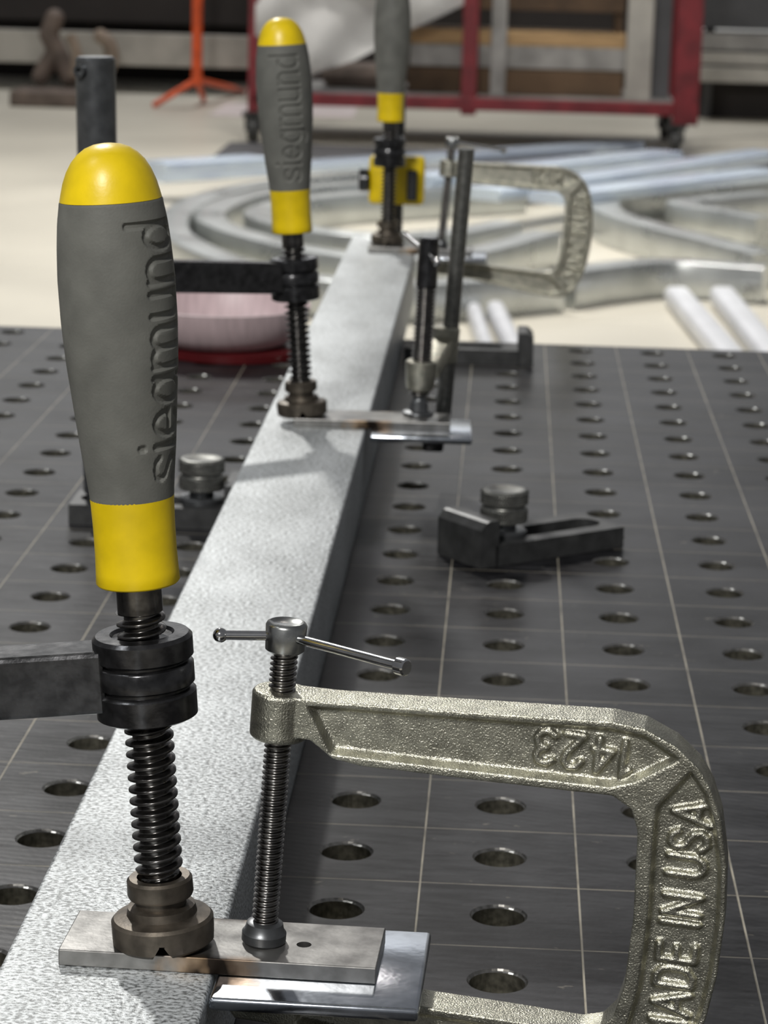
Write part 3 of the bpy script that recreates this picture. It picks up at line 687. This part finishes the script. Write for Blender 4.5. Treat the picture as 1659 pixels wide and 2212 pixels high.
def strip(a, b, label, z, m='film', sec=FS): 
    return prof([a, b], label, m, z, 'straight_profile', sec, False, 2, 'blue filmed straight profiles')
strip((330, 392), (1365, 322), 'farthest straight blue filmed profile, ending near the cart caster', FZ)
strip((330, 372), (560, 358), 'short blue filmed profile at the left, beside the nearest handle', FZ + 0.113)
strip((900, 400), (1440, 345), 'second straight blue filmed profile, in front of the farthest', FZ + 0.113)
strip((1040, 432), (1659, 344), 'long blue filmed profile running off the right edge', FZ + 0.113)
strip((1180, 440), (1659, 386), 'lowest of the blue filmed profiles at the right, nearest the table', FZ + 0.113)
WS = [(x, z + 0.03) for x, z in rrect(0.075, 0.06, 0.02, 3)]
def white(a, b, label, w=0.075):
    WS = [(x, z + 0.03) for x, z in rrect(w, 0.06, 0.02, 3)]
    P = [at(*a, 2, FZ + 0.03), at(*b, 2, FZ + 0.03)]
    for p in P: p.z = FZ
    e = P[0] + (P[1] - P[0]) * 1.25
    bm = nb(); sweep(bm, [P[0], e], WS); o = obj('white_tube', bm, M['white_tube'], None, angle=60); tag(o, label, 'tube', 'white tubes on the floor')
white((1024, 676), (1052, 760), 'left white tube of the close pair on the floor, just beyond the table', 0.04)
white((1070, 672), (1112, 760), 'right white tube of the close pair, behind the upright stop block', 0.05)
white((1462, 640), (1575, 772), 'long white tube on the floor at the right, left of the shorter one')
white((1560, 640), (1668, 772), 'shorter white tube on the floor at the right edge')
bm = nb(); p = at(1590, 600, 2, FZ); box(bm, (p.x, p.y, FZ + 0.021), (0.16, 0.12, 0.04), 0.004); cyl(bm, (p.x + 0.04, p.y, FZ + 0.04), (p.x + 0.04, p.y, FZ + 0.11), 0.02)
tag(obj('floor_bracket', bm, M['block'], None), 'small dark bracket on the floor at the right, beyond the white tubes', 'bracket')

a, b = Vector((-1.36, 11.72, 0)), Vector((2.2, 11.62, 0))
bm = nb(); box(bm, (0.35, 11.57, FZ + 0.004), (3.4, 0.66, 0.006), 0.002, Euler((0, 0, 0)).to_matrix())  # thin dark slab drawn in place of the shadow band on the floor
tag(obj('floor_shadow_strip', bm, M['blue_panel'], None, smooth=False), 'long dark strip standing in for the shadow on the floor in front of the red cart', 'painted shadow')

# ---------------------------------------------------------------- red cart on casters
def pxbox(bm, x0, y0, x1, y1, Y, depth, bev=0.004):
    a = at(x0, (y0 + y1) / 2, 1, Y); b = at(x1, (y0 + y1) / 2, 1, Y); xm = (x0 + x1) / 2; a.z = at(xm, y1, 1, Y).z; b.z = at(xm, y0, 1, Y).z
    box(bm, ((a.x + b.x) / 2, Y + depth / 2, (a.z + b.z) / 2), (abs(b.x - a.x), depth, abs(b.z - a.z)), bev)
CY = 12.0
cart = thing('red_cart', 'worn red steel cart on casters behind the profiles', 'cart', (-0.15, CY + 0.5, FZ))
off = Vector((0.15, -CY - 0.5, -FZ))
def cpart(name, bm, m, parent=cart, smooth=False, lab=None):
    bmesh.ops.translate(bm, vec=off, verts=bm.verts); o = obj(name, bm, m, parent, smooth=smooth)
    if lab: o['label'] = lab
    return o
xr0, xr1 = at(1455, 200, 1, CY).x, at(1510, 200, 1, CY).x
xl = at(548, 200, 1, CY).x; zr = at(1200, 240, 1, CY).z
bm = nb(); box(bm, ((xr0 + xr1) / 2, CY, (FZ + 0.145 + 0.45) / 2 + 0.0), ((xr1 - xr0), 0.08, 0.45 - FZ - 0.145), 0.006); cpart('frame_post', bm, M['red_paint'])
bm = nb(); x = at(1016, 100, 1, CY).x; box(bm, (x, CY, (zr - 0.03 + 0.45) / 2), (0.075, 0.07, 0.45 - zr + 0.03), 0.006); cpart('frame_post', bm, M['red_paint'])
bm = nb(); box(bm, (xl, CY, (FZ + 0.145 + 0.45) / 2), (0.05, 0.08, 0.45 - FZ - 0.145), 0.006); cpart('frame_post', bm, M['red_paint'])
for xx in ((xr0 + xr1) / 2, xl):
    bm = nb(); box(bm, (xx, CY + 0.9, (FZ + 0.145 + 0.45) / 2), (0.06, 0.08, 0.45 - FZ - 0.145), 0.006); cpart('frame_post', bm, M['red_paint'])
zt_, zb_ = at(1200, 216, 1, CY).z, at(1200, 243, 1, CY).z
bm = nb(); box(bm, ((xl + xr0) / 2, CY - 0.01, (zt_ + zb_) / 2), (xr0 - xl, 0.06, zt_ - zb_), 0.005); cpart('frame_rail', bm, M['red_paint'])
bm = nb(); box(bm, ((xl + xr0) / 2, CY + 0.9, (zt_ + zb_) / 2), (xr0 - xl, 0.06, zt_ - zb_), 0.005); cpart('frame_rail', bm, M['red_paint'])
bm = nb(); box(bm, ((xl + xr0) / 2, CY + 0.47, zt_ - 0.005), (xr0 - xl + 0.03, 0.84, 0.014)); cpart('deck', bm, M['grey_sheet'])
for xx, yy in ((xr0 + 0.02, CY), (xl, CY), (xr0 + 0.02, CY + 0.9), (xl, CY + 0.9)):
    bm = nb(); box(bm, (xx, yy, FZ + 0.135), (0.10, 0.10, 0.02)); box(bm, (xx - 0.035, yy, FZ + 0.095), (0.008, 0.06, 0.08)); box(bm, (xx + 0.035, yy, FZ + 0.095), (0.008, 0.06, 0.08))
    f = cpart('caster', bm, M['caster'])
    bm = nb(); cyl(bm, (xx - 0.025, yy, FZ + 0.063), (xx + 0.025, yy, FZ + 0.063), 0.062, ch=0.006, seg=32); cpart('wheel', bm, M['caster'], f, True)
    bm = nb(); cyl(bm, (xx - 0.028, yy, FZ + 0.063), (xx + 0.028, yy, FZ + 0.063), 0.024, seg=24); cpart('wheel_hub', bm, M['grey_sheet'], f, True)
# things on the cart
zd = zt_ + 0.003
def onstage(name, label, cat, rect, Y, depth, m, z0=None, bev=0.004, group=None):
    bm = nb(); ym = (rect[1] + rect[3]) / 2; a = at(rect[0], ym, 1, Y); b = at(rect[2], ym, 1, Y); xm = 1120 if name in ('spacer_block',) else (rect[0] + rect[2]) / 2; a.z = at(xm, rect[3], 1, Y).z; b.z = at(xm, rect[1], 1, Y).z; lo = a.z if z0 is None else z0
    hi = b.z
    box(bm, ((a.x + b.x) / 2, Y + depth / 2, (lo + hi) / 2), (abs(b.x - a.x), depth, hi - lo), bev)
    o = obj(name, bm, M[m], None, smooth=False); return tag(o, label, cat, group)
onstage('wooden_plank', 'brown wooden plank lying on the deck of the cart', 'plank', (880, 150, 1345, 188), CY + 0.25, 0.4, 'dark_wood', zd)
g1 = onstage('steel_box', 'long grey steel box stacked on the brown plank on the cart', 'box', (885, 100, 1352, 148), CY + 0.25, 0.4, 'grey_sheet')
onstage('pale_plank', 'pale tan wooden plank on top of the grey steel box', 'plank', (885, 67, 1352, 99), CY + 0.26, 0.38, 'wood')
onstage('top_plank', 'dark brown plank stacked above, near the top of the photo', 'plank', (885, -60, 1352, 22), CY + 0.30, 0.35, 'dark_wood')
# spacers carrying the top plank
for i, xx in enumerate((892, 1335)):
    onstage('spacer_block', 'short dark spacer at the %s end between the planks' % ('left' if i == 0 else 'right'), 'block', (xx - 6, 22.2, xx + 12, 66.5), CY + 0.32, 0.3, 'dark_wood', group='plank spacers')
o = onstage('steel_channel', 'upright pale grey steel channel leaning at the right of the planks', 'metal channel', (1356, -80, 1412, 200), CY + 0.12, 0.06, 'pale_beam', zd)
o = onstage('slate_board', 'dark slate board standing between the pale channel and the red post', 'board', (1414, -80, 1452, 176), CY + 0.30, 0.04, 'blue_panel', zd)
o = onstage('thin_strip', 'thin pale upright strip right of the middle red post', 'metal strip', (1062, -80, 1096, 200), CY + 0.15, 0.03, 'grey_sheet', zd)
o = onstage('round_bundle', 'low brown roll lying on the cart deck, below the plastic sheet', 'roll', (690, 140, 880, 200), CY + 0.35, 0.3, 'brown', zd, 0.06)
# draped plastic sheet: folded, thick, hanging diagonally
def sheet():
    bm = nb(); Y = CY + 0.10; nx, nz = 60, 40
    top = 0.40
    fr, bk = [], []
    for i in range(nx + 1):
        px = 556 + (1030 - 556) * i / nx
        ye = np.interp(px, [556, 640, 700, 770, 830, 890, 960, 1030], [196, 180, 150, 128, 96, 62, 30, -6])
        zl = at(px, ye, 1, Y).z; x = at(px, ye, 1, Y).x
        rf, rk = [], []
        for j in range(nz + 1):
            z = zl + (top - zl) * j / nz
            w = 0.035 * math.sin(x * 7 + z * 9) + 0.02 * math.sin(x * 17 - z * 13) + 0.05 * abs(math.sin((x * 3 + z * 5)))
            rf.append(bm.verts.new((x, Y - 0.06 - w, z))); rk.append(bm.verts.new((x, Y + 0.05 - w, z)))
        fr.append(rf); bk.append(rk)
    for G_, fl in ((fr, 0), (bk, 1)):
        for i in range(nx):
            for j in range(nz):
                f = (G_[i][j], G_[i + 1][j], G_[i + 1][j + 1], G_[i][j + 1]); bm.faces.new(f[::-1] if fl else f)
    for i in range(nx): bm.faces.new((fr[i][0], bk[i][0], bk[i + 1][0], fr[i + 1][0])); bm.faces.new((fr[i][nz], fr[i + 1][nz], bk[i + 1][nz], bk[i][nz]))
    for j in range(nz): bm.faces.new((fr[0][j], fr[0][j + 1], bk[0][j + 1], bk[0][j])); bm.faces.new((fr[nx][j], bk[nx][j], bk[nx][j + 1], fr[nx][j + 1]))
    return bm
tag(obj('plastic_sheet', sheet(), M['bag'], None, angle=80), 'pale creased plastic bag hanging over the left half of the red cart', 'plastic bag')

# ---------------------------------------------------------------- left background
BY = 15.0
def bgbox(name, label, cat, rect, Y, depth, m, z0=None, bev=0.006, group=None, parent=None):
    return onstage(name, label, cat, rect, Y, depth, m, z0, bev, group)
rk = thing('storage_rack', 'dark storage rack along the back with a pale grey lower rail', 'rack', (-1.9, BY, FZ))
def rpart(name, bm, m):
    bmesh.ops.translate(bm, vec=(1.9, -BY, -FZ), verts=bm.verts); return obj(name, bm, m, rk, smooth=False)
a = at(-160, 128, 1, BY); b = at(560, 78, 1, BY)
bm = nb(); box(bm, ((a.x + b.x) / 2, BY, (a.z + b.z) / 2), (b.x - a.x, 0.08, b.z - a.z), 0.006); rpart('rail', bm, M['pale_beam'])
a2 = at(-160, 38, 1, BY)
bm = nb(); box(bm, ((a.x + b.x) / 2, BY + 0.1, a2.z + 0.45), (b.x - a.x, 0.06, 0.9), 0.006); rpart('panel', bm, M['dark_panel'])
bm = nb(); box(bm, ((a.x + b.x) / 2, BY + 1.2, FZ + 0.9), (b.x - a.x, 0.06, 1.8)); rpart('back_panel', bm, M['dark_panel'])
bm = nb(); box(bm, ((a.x + b.x) / 2, BY + 0.65, a2.z + 0.9), (b.x - a.x, 1.15, 0.04)); rpart('shelf', bm, M['dark_panel'])
for xx in (a.x + 0.05, b.x - 0.05, at(150, 50, 1, BY).x):
    bm = nb(); box(bm, (xx, BY + 0.9, FZ + 0.85), (0.09, 0.09, 1.7), 0.004); rpart('upright', bm, M['dark_panel'])
# right background
rk2 = thing('machine_cabinet', 'slate grey machine cabinet at the back right with pale ledges', 'cabinet', (2.0, 14.2, FZ))
def r2(name, rect, Y, d, m):
    bm = nb(); pxbox(bm, *rect, Y, d); bmesh.ops.translate(bm, vec=(-2.0, -14.2, -FZ), verts=bm.verts); return obj(name, bm, M[m], rk2, smooth=False)
r2('panel', (1500, -260, 1900, 66), 14.2, 0.5, 'blue_panel')
r2('ledge', (1500, 76, 1900, 112), 14.15, 0.3, 'grey_sheet')
r2('ledge', (1500, 118, 1900, 144), 14.10, 0.3, 'pale_beam')
r2('ledge', (1500, 150, 1900, 182), 14.05, 0.3, 'pale_beam')
r2('base', (1500, 182, 1900, 262), 14.4, 0.5, 'dark_panel')
for xx in (1520, 1880): r2('upright', (xx, 60, xx + 20, 262), 14.36, 0.1, 'blue_panel')
# middle back
bgbox('crate', 'dark crate standing behind the red cart', 'crate', (560, -200, 1440, 172), 14.6, 0.6, 'dark_panel', FZ)
# brown bent steel, block and strap at the far left
br = thing('bent_bracket', 'brown bent steel bracket standing on the low block at the far left', 'bracket', (at(140, 200, 1, 14.1).x, 14.1, 0))
pts = [(118, 40), (105, 75), (128, 120), (146, 155), (150, 166)]
P = [at(x, y, 1, 14.1) for x, y in pts]
bm = nb()
for q0, q1 in zip(P[:-1], P[1:]): cyl(bm, q0, q1, 0.055, seg=16); ball(bm, q1, 0.055)
ball(bm, P[0], 0.055)
P = [at(x, y, 1, 14.1) for x, y in [(120, 110), (95, 150), (88, 165)]]
for q0, q1 in zip(P[:-1], P[1:]): cyl(bm, q0, q1, 0.05, seg=16); ball(bm, q1, 0.05)
bmesh.ops.translate(bm, vec=-br.location, verts=bm.verts); obj('stem', bm, M['brown'], br)
P = smoothpath([at(x, y, 1, 14.04) for x, y in [(150, 75), (165, 110), (162, 150), (160, 165)]], 5)
bm = nb()
for q0, q1 in zip(P[:-1], P[1:]): cyl(bm, q0, q1, 0.03, seg=12)
bmesh.ops.translate(bm, vec=-br.location, verts=bm.verts); obj('brace', bm, M['tan'], br)
P = smoothpath([at(x, y, 1, 14.5) for x, y in [(212, 74), (236, 95), (240, 130), (222, 170), (196, 200)]], 5)
bm = nb()
for q0, q1 in zip(P[:-1], P[1:]): cyl(bm, q0, q1, 0.042, seg=12); ball(bm, q1, 0.042, 12)
tag(obj('curved_hook', bm, M['tan'], None), 'curved tan hook shape standing behind the dark round post', 'hook')
p = at(20, 230, 2, FZ)
bm = nb(); q = at(175, 230, 1, p.y); tz = at(20, 196, 1, p.y).z
box(bm, ((p.x + q.x) / 2, p.y + 0.2, (FZ + 0.002 + tz) / 2), (q.x - p.x, 0.4, tz - FZ - 0.002), 0.01)
tag(obj('low_block', bm, M['brown'], None), 'low brown block on the floor at the far left', 'block')
# orange stand
oy = 14.0; base = at(425, 172, 1, oy)
st = thing('orange_stand', 'orange tripod stand on the floor in front of the storage rack', 'stand', (base.x, oy, FZ))
ztop = base.z - FZ
bm = nb(); cyl(bm, (0, 0, ztop - 0.03), (0, 0, 1.3), 0.03, seg=20); obj('pole', bm, M['orange'], st)
for px, py in ((335, 226), (525, 196), (440, 214)):
    f = at(px, py, 2, FZ + 0.02); bm = nb(); cyl(bm, (0, 0, ztop), (f.x - base.x, f.y - oy, 0.02), 0.017, seg=14); ball(bm, (f.x - base.x, f.y - oy, 0.02), 0.0175, 12); obj('leg', bm, M['orange'], st)
# pale paper on the floor
for i, (quad, lab) in enumerate((([(450, 250), (535, 254), (545, 226), (490, 224)], 'pinkish sheet of paper on the floor beside the orange stand'), ([(590, 252), (765, 256), (775, 226), (600, 222)], 'pinkish sheet of paper on the floor under the cart'))):
    bm = nb(); P = [at(x, y, 2, FZ) for x, y in quad]
    lo = [bm.verts.new((p.x, p.y, FZ + 0.001)) for p in P]; hi = [bm.verts.new((p.x, p.y, FZ + 0.004)) for p in P]
    bm.faces.new(hi); bm.faces.new(lo[::-1])
    for k in range(4): bm.faces.new((lo[k], lo[(k + 1) % 4], hi[(k + 1) % 4], hi[k]))
    tag(obj('paper_sheet', bm, M['floor_paper'], None, smooth=False), lab, 'paper', 'paper on the floor')
